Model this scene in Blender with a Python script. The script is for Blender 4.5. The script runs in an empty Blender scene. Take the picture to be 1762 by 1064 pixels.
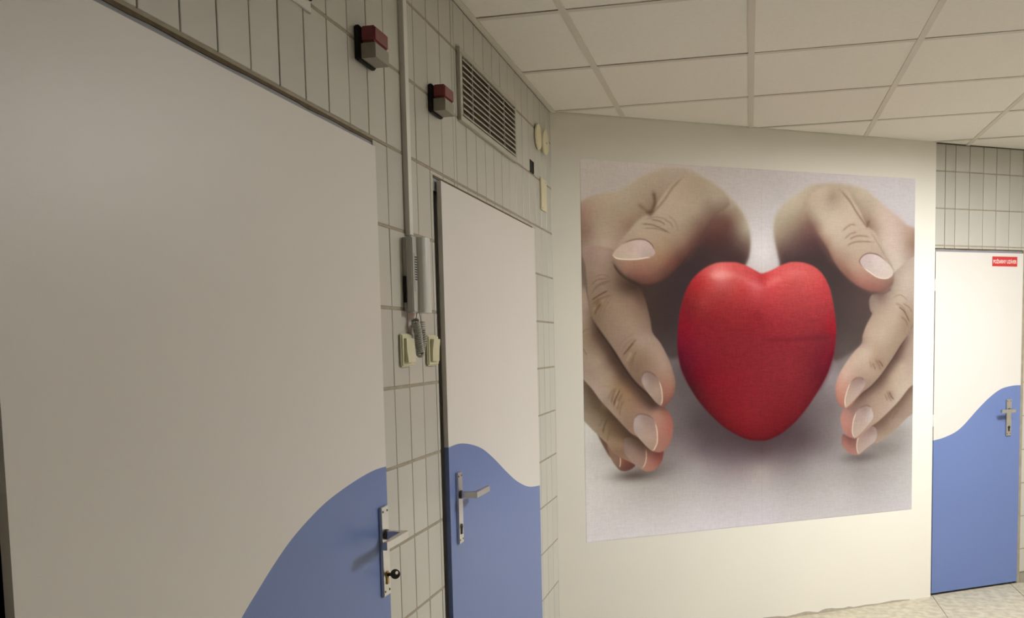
import bpy, bmesh, math, random
import numpy as np
from mathutils import Matrix, Vector

random.seed(7)
SC = bpy.context.scene
COL = SC.collection

# ------------------------------------------------------------------ camera
CAM_POS = Vector((0.9025, 0.0, 1.4899))
YAW, PITCH, ROLL = -0.20766, -0.07528, -0.01847
FPX, PPX, PPY = 1505.5, 973.6, 705.9
fw = Vector((math.sin(YAW)*math.cos(PITCH), math.cos(YAW)*math.cos(PITCH), math.sin(PITCH)))
r0 = Vector((math.cos(YAW), -math.sin(YAW), 0.0)); u0 = r0.cross(fw)
rt = r0*math.cos(ROLL) + u0*math.sin(ROLL); up = -r0*math.sin(ROLL) + u0*math.cos(ROLL)
cd = bpy.data.cameras.new('camera'); cam = bpy.data.objects.new('camera', cd); COL.objects.link(cam)
cd.sensor_width = 36.0; cd.sensor_fit = 'HORIZONTAL'
cd.lens = FPX/1762*36.0; cd.shift_x = (881-PPX)/1762; cd.shift_y = (PPY-532)/1762
cd.clip_start = 0.02
cam.matrix_world = Matrix(((rt.x, up.x, -fw.x, CAM_POS.x), (rt.y, up.y, -fw.y, CAM_POS.y), (rt.z, up.z, -fw.z, CAM_POS.z), (0, 0, 0, 1)))
SC.camera = cam

# ------------------------------------------------------------------ world and exposure
wd = bpy.data.worlds.new('world'); SC.world = wd; wd.use_nodes = True
wd.node_tree.nodes['Background'].inputs[0].default_value = (0.02, 0.02, 0.02, 1)
wd.node_tree.nodes['Background'].inputs[1].default_value = 1.0
SC.view_settings.view_transform = 'Standard'; SC.view_settings.look = 'None'
SC.view_settings.gamma = 1.0; SC.view_settings.use_curve_mapping = False
SC.view_settings.exposure = 0.0
LAMPS = [(2.1125, 10, 82.0, 'recessed square ceiling lamp just right of the view, nearer the left wall'), (2.7125, 10, 72.0, 'recessed square ceiling lamp right of the view, farther from the left wall')]

LAMP_COLOUR = (0.97, 0.97, 0.94)

# ------------------------------------------------------------------ layout
Yc, ANG = 4.0541, 0.56138             # corner of left wall and slanted back wall
H = 2.568                             # ceiling
ROWA, P = 2.004, 0.2065               # tile joint above the doors, row pitch
R90 = math.pi/2

def s2l(c):
    c = c/255.0
    return c/12.92 if c <= 0.04045 else ((c+0.055)/1.055)**2.4

# ------------------------------------------------------------------ materials
MATS = {}
def mat(name, rgb, rough=0.5, metal=0.0, noise=0.0, nscale=8.0, bump=0.0, bscale=60.0, rnd=0.0, spec=0.5, rgb2=None, detail=3.0, coat=0.0, stretch=None):
    m = bpy.data.materials.new(name); m.use_nodes = True
    nt = m.node_tree; b = nt.nodes['Principled BSDF']
    b.inputs['Roughness'].default_value = rough; b.inputs['Metallic'].default_value = metal
    b.inputs['Specular IOR Level'].default_value = spec
    b.inputs['Coat Weight'].default_value = coat
    col = (*rgb, 1)
    b.inputs['Base Color'].default_value = col
    tc = nt.nodes.new('ShaderNodeTexCoord')
    src = tc.outputs['Object']
    if stretch:
        mp = nt.nodes.new('ShaderNodeMapping'); mp.inputs['Scale'].default_value = stretch
        nt.links.new(src, mp.inputs['Vector']); src = mp.outputs['Vector']
    last = None
    if noise > 0 or rgb2:
        n = nt.nodes.new('ShaderNodeTexNoise'); n.inputs['Scale'].default_value = nscale; n.inputs['Detail'].default_value = detail
        nt.links.new(src, n.inputs['Vector'])
        mx = nt.nodes.new('ShaderNodeMix'); mx.data_type = 'RGBA'
        if rgb2:
            rp = nt.nodes.new('ShaderNodeValToRGB'); rp.color_ramp.elements[0].position = 0.38; rp.color_ramp.elements[1].position = 0.62
            nt.links.new(n.outputs['Fac'], rp.inputs['Fac'])
            nt.links.new(rp.outputs['Color'], mx.inputs['Factor'])
            mx.inputs['A'].default_value = col; mx.inputs['B'].default_value = (*rgb2, 1)
        else:
            nt.links.new(n.outputs['Fac'], mx.inputs['Factor'])
            mx.inputs['A'].default_value = (*[c*(1-noise) for c in rgb], 1); mx.inputs['B'].default_value = (*[min(1, c*(1+noise)) for c in rgb], 1)
        last = mx.outputs['Result']
    if rnd > 0:
        oi = nt.nodes.new('ShaderNodeObjectInfo')
        mr = nt.nodes.new('ShaderNodeMapRange'); mr.inputs['To Min'].default_value = 1-rnd; mr.inputs['To Max'].default_value = 1+rnd
        nt.links.new(oi.outputs['Random'], mr.inputs['Value'])
        mm = nt.nodes.new('ShaderNodeVectorMath'); mm.operation = 'SCALE'
        if last: nt.links.new(last, mm.inputs[0])
        else: mm.inputs[0].default_value = rgb
        nt.links.new(mr.outputs['Result'], mm.inputs['Scale']); last = mm.outputs['Vector']
    if last: nt.links.new(last, b.inputs['Base Color'])
    if bump > 0:
        n2 = nt.nodes.new('ShaderNodeTexNoise'); n2.inputs['Scale'].default_value = bscale; n2.inputs['Detail'].default_value = 2.0
        nt.links.new(src, n2.inputs['Vector'])
        bp = nt.nodes.new('ShaderNodeBump'); bp.inputs['Strength'].default_value = bump; bp.inputs['Distance'].default_value = 0.002
        nt.links.new(n2.outputs['Fac'], bp.inputs['Height']); nt.links.new(bp.outputs['Normal'], b.inputs['Normal'])
    MATS[name] = m
    return m

def emis(name, rgb, strength):
    m = bpy.data.materials.new(name); m.use_nodes = True
    b = m.node_tree.nodes['Principled BSDF']
    b.inputs['Base Color'].default_value = (0.8, 0.8, 0.8, 1)
    b.inputs['Emission Color'].default_value = (*rgb, 1); b.inputs['Emission Strength'].default_value = strength
    MATS[name] = m; return m

mat('wall_tile', (0.49, 0.472, 0.425), 0.32, noise=0.05, nscale=5, bump=0.05, bscale=30, rnd=0.035)
mat('grout', (0.17, 0.135, 0.09), 0.9, noise=0.35, nscale=18, bump=0.5, bscale=150)
mat('grout_light', (0.335, 0.285, 0.215), 0.9, noise=0.25, nscale=30, bump=0.4, bscale=160)
mat('mortar', (0.12, 0.09, 0.055), 0.95, noise=0.5, nscale=30, bump=0.8, bscale=80)
mat('plaster_cream', (0.755, 0.722, 0.655), 0.75, noise=0.03, nscale=2.2, bump=0.12, bscale=140)
mat('plaster_plain', (0.74, 0.71, 0.64), 0.8, noise=0.04, nscale=3)
mat('plaster_chip', (0.42, 0.37, 0.31), 0.9, noise=0.25, nscale=25)
mat('door_white', (0.665, 0.63, 0.60), 0.38, spec=0.35, noise=0.02, nscale=3.0, bump=0.06, bscale=220)
mat('door_blue', (0.138, 0.196, 0.42), 0.38, spec=0.35, noise=0.03, nscale=3.0, bump=0.06, bscale=220)
mat('frame_steel', (0.27, 0.27, 0.30), 0.55, noise=0.15, nscale=12)
mat('frame_worn', (0.30, 0.255, 0.19), 0.8, noise=0.35, nscale=20, bump=0.4, bscale=90)
mat('chrome', (0.62, 0.60, 0.57), 0.28, metal=1.0, noise=0.08, nscale=30)
mat('dark_metal', (0.03, 0.028, 0.026), 0.45)
mat('brass', (0.42, 0.26, 0.08), 0.35, metal=1.0)
mat('key_grey', (0.07, 0.065, 0.06), 0.4, metal=0.6)
mat('black_plastic_and_shade', (0.010, 0.009, 0.009), 0.6, spec=0.25)
mat('red_lens', (0.155, 0.009, 0.013), 0.25, spec=0.6)
mat('clear_lens', (0.25, 0.235, 0.19), 0.3, noise=0.12, nscale=40)
mat('trunking', (0.68, 0.66, 0.61), 0.45)
mat('grille_metal', (0.44, 0.415, 0.355), 0.5, noise=0.08, nscale=12)
mat('grille_dark', (0.13, 0.11, 0.08), 0.9)
mat('ivory', (0.70, 0.64, 0.44), 0.4, noise=0.04, nscale=20)
mat('switch_ivory', (0.60, 0.575, 0.40), 0.35)
mat('phone_grey', (0.46, 0.45, 0.41), 0.4, noise=0.03, nscale=30)
mat('phone_light', (0.60, 0.595, 0.56), 0.3)
mat('cord_grey', (0.40, 0.39, 0.35), 0.5)
mat('ceiling_tile', (0.84, 0.815, 0.765), 0.9, noise=0.05, nscale=60, bump=0.35, bscale=420, rnd=0.015, detail=5)
mat('ceiling_tee', (0.66, 0.63, 0.56), 0.5)
mat('plenum', (0.02, 0.018, 0.016), 0.9)
mat('floor_vinyl', (0.52, 0.47, 0.36), 0.5, rgb2=(0.38, 0.345, 0.265), nscale=24, detail=8, bump=0.1, bscale=90, rnd=0.03, stretch=(1.0, 1.0, 1.0))
mat('floor_joint', (0.16, 0.14, 0.11), 0.8)
mat('baseboard_grey', (0.30, 0.275, 0.22), 0.6, noise=0.1, nscale=15)
mat('sign_red', (0.55, 0.035, 0.035), 0.35)
mat('sign_white', (0.85, 0.80, 0.78), 0.4)
mat('white_plastic', (0.62, 0.60, 0.55), 0.4)

# ------------------------------------------------------------------ mesh helpers
def bx(bm, x0, x1, y0, y1, z0, z1, mi=0):
    vs = [bm.verts.new(p) for p in ((x0,y0,z0),(x1,y0,z0),(x1,y1,z0),(x0,y1,z0),(x0,y0,z1),(x1,y0,z1),(x1,y1,z1),(x0,y1,z1))]
    fs = [bm.faces.new([vs[i] for i in q]) for q in ((0,3,2,1),(4,5,6,7),(0,1,5,4),(1,2,6,5),(2,3,7,6),(3,0,4,7))]
    for f in fs: f.material_index = mi
    return fs

def prism(bm, pts, y0, y1, mi=0):
    """polygon in the x-z plane, extruded along y from y0 (front) to y1"""
    a = [bm.verts.new((p[0], y0, p[1])) for p in pts]; b = [bm.verts.new((p[0], y1, p[1])) for p in pts]
    n = len(pts); fs = [bm.faces.new(a), bm.faces.new(list(reversed(b)))]
    for i in range(n): fs.append(bm.faces.new((a[i], b[i], b[(i+1) % n], a[(i+1) % n])))
    for f in fs: f.material_index = mi
    return fs

def prism_z(bm, pts, z0, z1, mi=0):
    a = [bm.verts.new((p[0], p[1], z0)) for p in pts]; b = [bm.verts.new((p[0], p[1], z1)) for p in pts]
    n = len(pts); fs = [bm.faces.new(list(reversed(a))), bm.faces.new(b)]
    for i in range(n): fs.append(bm.faces.new((a[i], a[(i+1) % n], b[(i+1) % n], b[i])))
    for f in fs: f.material_index = mi
    return fs

def cyl(bm, p0, p1, r, seg=16, r1=None, mi=0):
    p0, p1 = Vector(p0), Vector(p1); d = (p1-p0).normalized()
    a = d.orthogonal().normalized(); b = d.cross(a); r1 = r if r1 is None else r1
    A = [bm.verts.new(p0 + (a*math.cos(t)+b*math.sin(t))*r) for t in [2*math.pi*i/seg for i in range(seg)]]
    B = [bm.verts.new(p1 + (a*math.cos(t)+b*math.sin(t))*r1) for t in [2*math.pi*i/seg for i in range(seg)]]
    fs = [bm.faces.new(list(reversed(A))), bm.faces.new(B)]
    for i in range(seg): fs.append(bm.faces.new((A[i], A[(i+1) % seg], B[(i+1) % seg], B[i])))
    for f in fs: f.material_index = mi
    return fs

def tube(bm, pts, r, seg=8):
    pts = [Vector(p) for p in pts]; rings = []; prev = None
    for i, p in enumerate(pts):
        d = (pts[min(i+1, len(pts)-1)] - pts[max(i-1, 0)]).normalized()
        a = d.orthogonal().normalized() if prev is None else (prev - d*prev.dot(d)).normalized()
        prev = a; b = d.cross(a)
        rings.append([bm.verts.new(p + (a*math.cos(t)+b*math.sin(t))*r) for t in [2*math.pi*k/seg for k in range(seg)]])
    for i in range(len(rings)-1):
        for k in range(seg): bm.faces.new((rings[i][k], rings[i][(k+1) % seg], rings[i+1][(k+1) % seg], rings[i+1][k]))
    bm.faces.new(list(reversed(rings[0]))); bm.faces.new(rings[-1])

def nb(): return bmesh.new()

def obj(name, bm, mats, parent=None, loc=(0,0,0), rotz=0.0, bevel=0.0, smooth=False, seg=2):
    if isinstance(bm, bmesh.types.BMesh):
        if bevel > 0:
            bmesh.ops.bevel(bm, geom=list(bm.edges), offset=bevel, segments=seg, affect='EDGES', clamp_overlap=True)
        bmesh.ops.recalc_face_normals(bm, faces=bm.faces)
        me = bpy.data.meshes.new(name); bm.to_mesh(me); bm.free()
    else: me = bm
    if not me.materials:
        for k in ([mats] if isinstance(mats, str) else mats): me.materials.append(MATS[k])
    if smooth:
        for p in me.polygons: p.use_smooth = True
    o = bpy.data.objects.new(name, me); COL.objects.link(o)
    o.location = loc; o.rotation_euler = (0, 0, rotz); o.parent = parent
    return o

def empty(name, loc=(0,0,0), rotz=0.0, parent=None):
    o = bpy.data.objects.new(name, None); COL.objects.link(o)
    o.location = loc; o.rotation_euler = (0, 0, rotz); o.parent = parent; o.empty_display_size = 0.05
    return o

def tag(o, label=None, cat=None, group=None, kind=None):
    if label: o['label'] = label
    if cat: o['category'] = cat
    if group: o['group'] = group
    if kind: o['kind'] = kind
    return o

# wall frames: local x runs along the wall, local -y points into the room
def L(a, n, z): return (n, a, z)                                        # left wall, plane x = 0
cA, sA = math.cos(ANG), math.sin(ANG)
def B(s, n, z): return (s*cA + n*sA, Yc + s*sA - n*cA, z)               # slanted back wall

# ------------------------------------------------------------------ tile pieces
TILE_MESH = {}
def tile_mesh(w, h):
    k = (round(w, 4), round(h, 4))
    if k not in TILE_MESH:
        bm = nb(); e = min(0.0012, w*0.2, h*0.2); t = 0.007
        f = [bm.verts.new(p) for p in ((-w/2+e,0,-h/2+e),(w/2-e,0,-h/2+e),(w/2-e,0,h/2-e),(-w/2+e,0,h/2-e))]
        m = [bm.verts.new(p) for p in ((-w/2,0.001,-h/2),(w/2,0.001,-h/2),(w/2,0.001,h/2),(-w/2,0.001,h/2))]
        b = [bm.verts.new((v.co.x, t, v.co.z)) for v in m]
        bm.faces.new(f)
        for i in range(4):
            j = (i+1) % 4
            bm.faces.new((f[i], m[i], m[j], f[j])); bm.faces.new((m[i], b[i], b[j], m[j]))
        bmesh.ops.recalc_face_normals(bm, faces=bm.faces)
        me = bpy.data.meshes.new('tile'); bm.to_mesh(me); bm.free(); me.materials.append(MATS['wall_tile'])
        TILE_MESH[k] = me
    return TILE_MESH[k]

def lay_tiles(parent, cols, rows, holes, gx=0.0036, gz=0.0078, y=0.0):
    """cols, rows: joint positions; holes: (x0, x1, z0, z1) left free"""
    n = 0
    for i in range(len(cols)-1):
        for j in range(len(rows)-1):
            rects = [(cols[i]+gx/2, cols[i+1]-gx/2, rows[j]+gz/2, rows[j+1]-gz/2)]
            for (hx0, hx1, hz0, hz1) in holes:
                out = []
                for (a, b, c, d) in rects:
                    if b <= hx0 or a >= hx1 or d <= hz0 or c >= hz1: out.append((a, b, c, d)); continue
                    if c < hz0: out.append((a, b, c, hz0))
                    if d > hz1: out.append((a, b, hz1, d))
                    if a < hx0: out.append((a, hx0, max(c, hz0), min(d, hz1)))
                    if b > hx1: out.append((hx1, b, max(c, hz0), min(d, hz1)))
                rects = out
            for (a, b, c, d) in rects:
                if b-a < 0.006 or d-c < 0.005: continue
                o = bpy.data.objects.new('tile', tile_mesh(b-a, d-c)); COL.objects.link(o); o.parent = parent
                o.location = ((a+b)/2, y + random.uniform(-0.0003, 0.0003), (c+d)/2)
                o.rotation_euler = (random.uniform(-0.0025, 0.0025), 0, random.uniform(-0.004, 0.004)); n += 1
    return n

# ------------------------------------------------------------------ left wall
D1 = dict(a0=0.893, a1=2.024, top=1.976, open0=0.868, open1=2.047, otop=1.999)
D2 = dict(a0=2.487, a1=3.635, top=1.976, open0=2.463, open1=3.665, otop=1.990)
bm = nb(); g0, g1 = 0.0035, 0.16
for (a0, a1, z0, z1) in ((-2.5, D1['open0'], 0, H+0.1), (D1['open0'], D1['open1'], D1['otop'], H+0.1), (D1['open1'], D2['open0'], 0, H+0.1),
                         (D2['open0'], D2['open1'], D2['otop'], H+0.1), (D2['open1'], Yc+0.3, 0, H+0.1)):
    bx(bm, a0, a1, g0, g1, z0, z1)
WL = tag(obj('wall_left', bm, 'grout', rotz=R90), 'long left wall of pale upright tiles holding the two nearer doors', kind='structure')
cols = [2.029 - 0.1033*k for k in range(20, -1, -1)] + [2.132, 2.236, 2.338, 2.442, 2.551, 2.657, 2.684] + [2.684 + 0.1045*k for k in range(1, 14)] + [Yc]
rows = [0.0] + [ROWA - P*k for k in range(9, -1, -1)] + [ROWA+0.2085, ROWA+0.416, H]
def joints(parent, x0, x1, zs, y, holes, h=0.0066):
    for z in zs:
        spans = [(x0, x1)]
        for (hx0, hx1, hz0, hz1) in holes:
            if hz0 < z < hz1:
                spans = [q for (a, b) in spans for q in ((a, min(b, hx0)), (max(a, hx1), b)) if q[1]-q[0] > 0.005]
        for (a, b) in spans:
            bm = nb(); bx(bm, a, b, y+0.0011, y+0.006, z-h/2, z+h/2); obj('joint_strip', bm, 'grout_light', parent)
VENT = (2.705, 3.395, 2.203, 2.433)
lay_tiles(WL, cols, rows, [(D1['open0'], D1['open1'], -1, D1['otop']), (D2['open0'], D2['open1'], -1, D2['otop']), (3.640, 3.706, 2.219, 2.268)])
joints(WL, 0.0, Yc, rows[1:-1], 0.0, [(D1['open0'], D1['open1'], -1, D1['otop']), (D2['open0'], D2['open1'], -1, D2['otop'])])

# ------------------------------------------------------------------ slanted back wall: plaster part, then tiled part with the third door
S1 = 2.266
bm = nb(); bx(bm, -0.25, S1, 0.0, 0.18, 0, H+0.1)
WB = tag(obj('wall_back', bm, 'plaster_cream', loc=(0, Yc, 0), rotz=ANG), 'smooth cream plaster wall carrying the heart mural', kind='structure')
bm = nb()
prof = []
x = 0.9
while x < S1-0.2:
    prof.append((x, 0.006 + 0.016*random.random()*(1 if x < 1.75 else 0.35))); x += random.uniform(0.02, 0.06)
prism(bm, [(0.9, 0.0)] + prof + [(S1-0.15, 0.004), (S1-0.15, 0.0)][0:2], -0.0015, 0.004)
obj('chipped_edge', bm, 'plaster_chip', WB)
D3 = dict(a0=2.284, a1=2.932, top=1.969, open0=S1, open1=2.948, otop=1.990)
N3 = 0.02
bm = nb()
for (a0, a1, z0, z1) in ((D3['open0'], D3['open1'], D3['otop'], H+0.1), (D3['open1'], 6.0, 0, H+0.1)):
    bx(bm, a0, a1, g0+N3, g1+N3, z0, z1)
WR = tag(obj('wall_right', bm, 'grout', loc=(0, Yc, 0), rotz=ANG), 'white tiled wall around the far fire door', kind='structure')
colsR = [S1, 2.352, 2.425, 2.527, 2.628, 2.726, 2.826, 2.926] + [2.948+0.1*k for k in range(0, 19)]
colsR = [c for c in colsR if abs(c-2.948) > 1e-6] 
rowsR = [0.062, 0.206, 0.407, 0.608, 0.810, 1.012, 1.213, 1.414, 1.617, 1.818, 2.004, 2.2105, 2.417, H]
lay_tiles(WR, colsR, rowsR, [(D3['open0'], D3['open1'], -1, D3['otop'])], y=N3, gz=0.007)
joints(WR, S1, 4.748, rowsR[1:-1], N3, [(D3['open0'], D3['open1'], -1, D3['otop'])])
bm = nb(); bx(bm, D3['open1']+0.006, 5.9, N3-0.008, N3+0.01, 0, 0.06)
tag(obj('baseboard_right', bm, 'baseboard_grey', loc=(0, Yc, 0), rotz=ANG, bevel=0.002), 'low grey baseboard right of the far fire door', kind='structure')

bm = nb(); bx(bm, 4.75, 5.92, N3-0.002, N3+0.02, 0.06, H)
obj('plaster_field', bm, 'plaster_plain', WR)
# unseen remainder of the room: keeps the light inside
bm = nb(); bx(bm, 5.0, 5.15, -2.5, 8.0, 0, H+0.1)
tag(obj('wall_side', bm, 'plaster_plain'), 'plain plaster wall on the far right outside the view', kind='structure')
bm = nb(); bx(bm, -0.16, 5.15, -2.65, -2.5, 0, H+0.1)
tag(obj('wall_rear', bm, 'plaster_plain'), 'plain plaster wall behind the viewer', kind='structure')

# ------------------------------------------------------------------ floor of vinyl strips
bm = nb(); bx(bm, -0.2, 5.15, -2.65, 8.0, -0.1, -0.002)
FL = tag(obj('floor', bm, 'floor_joint'), 'speckled beige vinyl floor in the lower right', kind='structure')
FM = {}
fx = [-0.15, 0.922, 1.932, 2.437, 2.942, 3.447, 3.952, 4.457, 5.0]
for a, b in zip(fx[:-1], fx[1:]):
    bm = nb(); bx(bm, -(b-a)/2+0.0018, (b-a)/2-0.0018, -5.2, 5.2, -0.003, 0.0)
    obj('vinyl_strip', bm, 'floor_vinyl', FL, loc=((a+b)/2, 2.7, 0))

# ------------------------------------------------------------------ ceiling
bm = nb(); bx(bm, -0.2, 5.15, -2.65, 8.0, H+0.10, H+0.2)
CE = tag(obj('ceiling', bm, 'plenum'), 'suspended ceiling of square mineral tiles in a grey grid', kind='structure')
TX = [0.3125 + 0.6*k for k in range(0, 8)]
TY = [2.872 + 0.597*k for k in range(-9, 8)]
LAMP_CELLS = [(l[0], TY[l[1]]) for l in LAMPS]
def clip_poly(poly, keep):
    out = []
    for i in range(len(poly)):
        p, q = poly[i], poly[(i+1) % len(poly)]; dp, dq = keep(p), keep(q)
        if dp >= 0: out.append(p)
        if dp*dq < 0:
            t = dp/(dp-dq); out.append((p[0]+(q[0]-p[0])*t, p[1]+(q[1]-p[1])*t))
    return out
def front(p, off): return (p[0]*sA - (p[1]-Yc)*cA) - off             # distance in front of the back wall
TW = 0.024
xe = [0.0] + TX + [5.0]
for i in range(len(xe)-1):
    x0 = xe[i] + (TW/2 if i > 0 else 0.020); x1 = xe[i+1] - (TW/2 if i < len(xe)-2 else 0.0)
    for j in range(len(TY)-1):
        if any(abs(xe[i]-c[0]) < 0.01 and abs(TY[j]-c[1]) < 0.01 for c in LAMP_CELLS): continue
        y0, y1 = TY[j]+TW/2-0.004, TY[j+1]-TW/2-0.006
        pl = clip_poly([(x0, y0), (x1, y0), (x1, y1), (x0, y1)], lambda p: front(p, 0.005 if p[0] < 1.93 else -0.012))
        if len(pl) < 3: continue
        cx, cy = sum(p[0] for p in pl)/len(pl), sum(p[1] for p in pl)/len(pl)
        bm = nb(); prism_z(bm, [(p[0]-cx, p[1]-cy) for p in pl], 0.0, 0.014)
        obj('ceiling_tile', bm, 'ceiling_tile', CE, loc=(cx, cy, H + random.uniform(0.0, 0.0015)))
for xt in TX:
    pl = clip_poly([(xt-TW/2, -2.5), (xt+TW/2, -2.5), (xt+TW/2, 7.9), (xt-TW/2, 7.9)], lambda p: front(p, 0.002 if p[0] < 1.93 else -0.015))
    bm = nb(); prism_z(bm, pl, H-0.0025, H+0.001); obj('main_tee', bm, 'ceiling_tee', CE)
for yt in TY:
    for i in range(len(xe)-1):
        x0 = xe[i] + (TW/2 if i > 0 else 0.018); x1 = xe[i+1]-TW/2
        pl = clip_poly([(x0, yt-TW/2), (x1, yt-TW/2), (x1, yt+TW/2), (x0, yt+TW/2)], lambda p: front(p, 0.003 if p[0] < 1.93 else -0.015))
        if len(pl) < 3: continue
        bm = nb(); prism_z(bm, pl, H-0.0005, H+0.002); obj('cross_tee', bm, 'ceiling_tee', CE)
bm = nb(); bx(bm, 0.0, 0.024, -2.5, Yc+0.01, H-0.004, H-0.001); bx(bm, 0.0, 0.0015, -2.5, Yc+0.01, H-0.004, H+0.02)
tag(obj('trim_1', bm, 'ceiling_tee'), 'grey metal angle along the ceiling edge of the left wall', kind='structure')

# ceiling lamps, all outside the view
for (lxc, j0, power, lab) in LAMPS:
    lx0, lx1, ly0, ly1 = lxc+0.013, lxc+0.6-0.013, TY[j0]+0.013, TY[j0+1]-0.013
    em = emis('lamp_diffuser', LAMP_COLOUR, power)
    lm = empty('ceiling_lamp', ((lx0+lx1)/2, (ly0+ly1)/2, H))
    tag(lm, lab, 'lamp', 'recessed ceiling lamps')
    w2, l2 = (lx1-lx0)/2, (ly1-ly0)/2
    bm = nb()
    for (a, b, c, d) in ((-w2, w2, -l2, -l2+0.025), (-w2, w2, l2-0.025, l2), (-w2, -w2+0.025, -l2+0.025, l2-0.025), (w2-0.025, w2, -l2+0.025, l2-0.025)):
        bx(bm, a, b, c, d, -0.004, 0.034)
    obj('lamp_frame', bm, 'white_plastic', lm)
    bm = nb(); bx(bm, -w2+0.025, w2-0.025, -l2+0.025, l2-0.025, 0.015, 0.021)
    obj('diffuser', bm, 'lamp_diffuser', lm)

# ------------------------------------------------------------------ doors
def spl(pts, n=8):
    out = []
    for i in range(len(pts)-1):
        p0 = pts[max(i-1, 0)]; p1 = pts[i]; p2 = pts[i+1]; p3 = pts[min(i+2, len(pts)-1)]
        for k in range(n):
            t = k/n
            out.append(tuple(0.5*(2*p1[c] + (p2[c]-p0[c])*t + (2*p0[c]-5*p1[c]+4*p2[c]-p3[c])*t*t + (3*p1[c]-p0[c]-3*p2[c]+p3[c])*t**3) for c in range(2)))
    out.append(pts[-1]); return out

def leaf(name, D, curve, front, thick, loc, rotz):
    """door leaf; lower part painted blue up to a wavy line. local x from 0 at the leaf's left edge"""
    w = D['a1']-D['a0']; c = spl([(p[0]-D['a0'], p[1]) for p in curve])
    c[0] = (0, c[0][1]); c[-1] = (w, c[-1][1]); z0 = 0.014
    bm = nb()
    f = lambda y, x, z: bm.verts.new((x, y, z))
    y0, y1 = -front, -front+thick
    def ring(y): return dict(bl=f(y, 0, z0), br=f(y, w, z0), c=[f(y, p[0], p[1]) for p in c], tl=f(y, 0, D['top']), tr=f(y, w, D['top']))
    A, Bk = ring(y0), ring(y1)
    def face(vs, mi): q = bm.faces.new(vs); q.material_index = mi
    # strips keep the front flat and well shaped
    def strips(R, mi_low, mi_up):
        low = [f(R['bl'].co.y, p[0], z0) for p in c]; upv = [f(R['bl'].co.y, p[0], D['top']) for p in c]
        for i in range(len(c)-1):
            face((low[i], low[i+1], R['c'][i+1], R['c'][i]), mi_low); face((R['c'][i], R['c'][i+1], upv[i+1], upv[i]), mi_up)
    strips(A, 1, 0); strips(Bk, 1, 0)
    for k in (0, -1):
        b_, t_ = ('bl', 'tl') if k == 0 else ('br', 'tr')
        face((A[b_], A['c'][k], Bk['c'][k], Bk[b_]), 1); face((A['c'][k], A[t_], Bk[t_], Bk['c'][k]), 0)
    face((A['bl'], A['br'], Bk['br'], Bk['bl']), 1); face((A['tl'], A['tr'], Bk['tr'], Bk['tl']), 0)
    bmesh.ops.remove_doubles(bm, verts=bm.verts, dist=1e-5)
    return obj(name, bm, ['door_white', 'door_blue'], loc=loc, rotz=rotz)

C1 = [(0.893, 0.72), (1.05, 0.80), (1.22, 0.91), (1.374, 1.014), (1.423, 1.044), (1.487, 1.081), (1.554, 1.114), (1.626, 1.140), (1.704, 1.162), (1.787, 1.177), (1.878, 1.189), (1.959, 1.195), (2.024, 1.194)]
C2 = [(2.487, 1.186), (2.588, 1.186), (2.703, 1.170), (2.828, 1.140), (2.961, 1.089), (3.107, 1.024), (3.268, 0.959), (3.448, 0.909), (3.635, 0.884)]
C3 = [(2.284, 0.903), (2.371, 0.919), (2.476, 0.961), (2.604, 1.066), (2.690, 1.131), (2.778, 1.179), (2.867, 1.196), (2.932, 1.197)]
door1 = leaf('door_1', D1, C1, 0.016, 0.014, L(D1['a0'], 0, 0), R90)
tag(door1, 'wide white door in the left foreground with a blue wave and a key', 'door', kind='structure')
door2 = leaf('door_2', D2, C2, 0.016, 0.014, L(D2['a0'], 0, 0), R90)
tag(door2, 'white and blue door between the intercom and the mural corner', 'door', kind='structure')
door3 = leaf('door_3', D3, C3, 0.008-N3, 0.04, B(D3['a0'], 0, 0), ANG)
tag(door3, 'white and blue fire door right of the mural', 'door', kind='structure')

def door_frame(parent, D, base, worn, jamb_y=0.012):
    o0, o1, ot = D['open0']-D['a0'], D['open1']-D['a0'], D['otop']
    w = D['a1']-D['a0']
    bm = nb()
    bx(bm, o0, o1, base+0.003, base+0.12, D['top']-0.03, ot-0.005)                # head
    bx(bm, o0, o0+0.008, base+jamb_y, base+0.12, 0, ot-0.008)                     # jambs
    bx(bm, o1-0.008, o1, base+0.003, base+0.12, 0, ot-0.008)
    obj('door_frame', bm, 'frame_steel', parent)
    bm = nb(); bx(bm, o0, o1, base+0.08, base+0.13, 0, ot)
    obj('gap_shade', bm, 'black_plastic_and_shade', parent)  # black sheet standing in for the shade inside the door gap
    bm = nb()
    n = 26; top = [(o0+(o1-o0)*i/n, ot+0.001) for i in range(n+1)]
    bot = [(o0+(o1-o0)*i/n, ot-0.0065+random.uniform(-0.0015, 0.0015)) for i in range(n+1)]
    for i in range(n): prism(bm, [bot[i], bot[i+1], top[i+1], top[i]], base+0.0005, base+0.03)
    bmesh.ops.remove_doubles(bm, verts=bm.verts, dist=1e-5)
    obj('mortar_strip', bm, 'mortar', parent)
for dr, D in ((door1, D1), (door2, D2)):      # rebated body behind the overlapping lip
    w = D['a1']-D['a0']; bm = nb(); bx(bm, 0.045, w-0.03, -0.002, 0.03, 0.02, D['top']-0.02); obj('leaf_body', bm, 'door_white', dr)
door_frame(door1, D1, 0.0, True, 0.07)
door_frame(door2, D2, 0.0, True, 0.07)
door_frame(door3, D3, N3, True, 0.06)
bm = nb(); bx(bm, D3['a1']-D3['a0']+0.001, D3['open1']-D3['a0']+0.006, N3-0.006, N3+0.03, 0, D3['otop'])
obj('jamb_strip', bm, 'frame_worn', door3)
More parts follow.
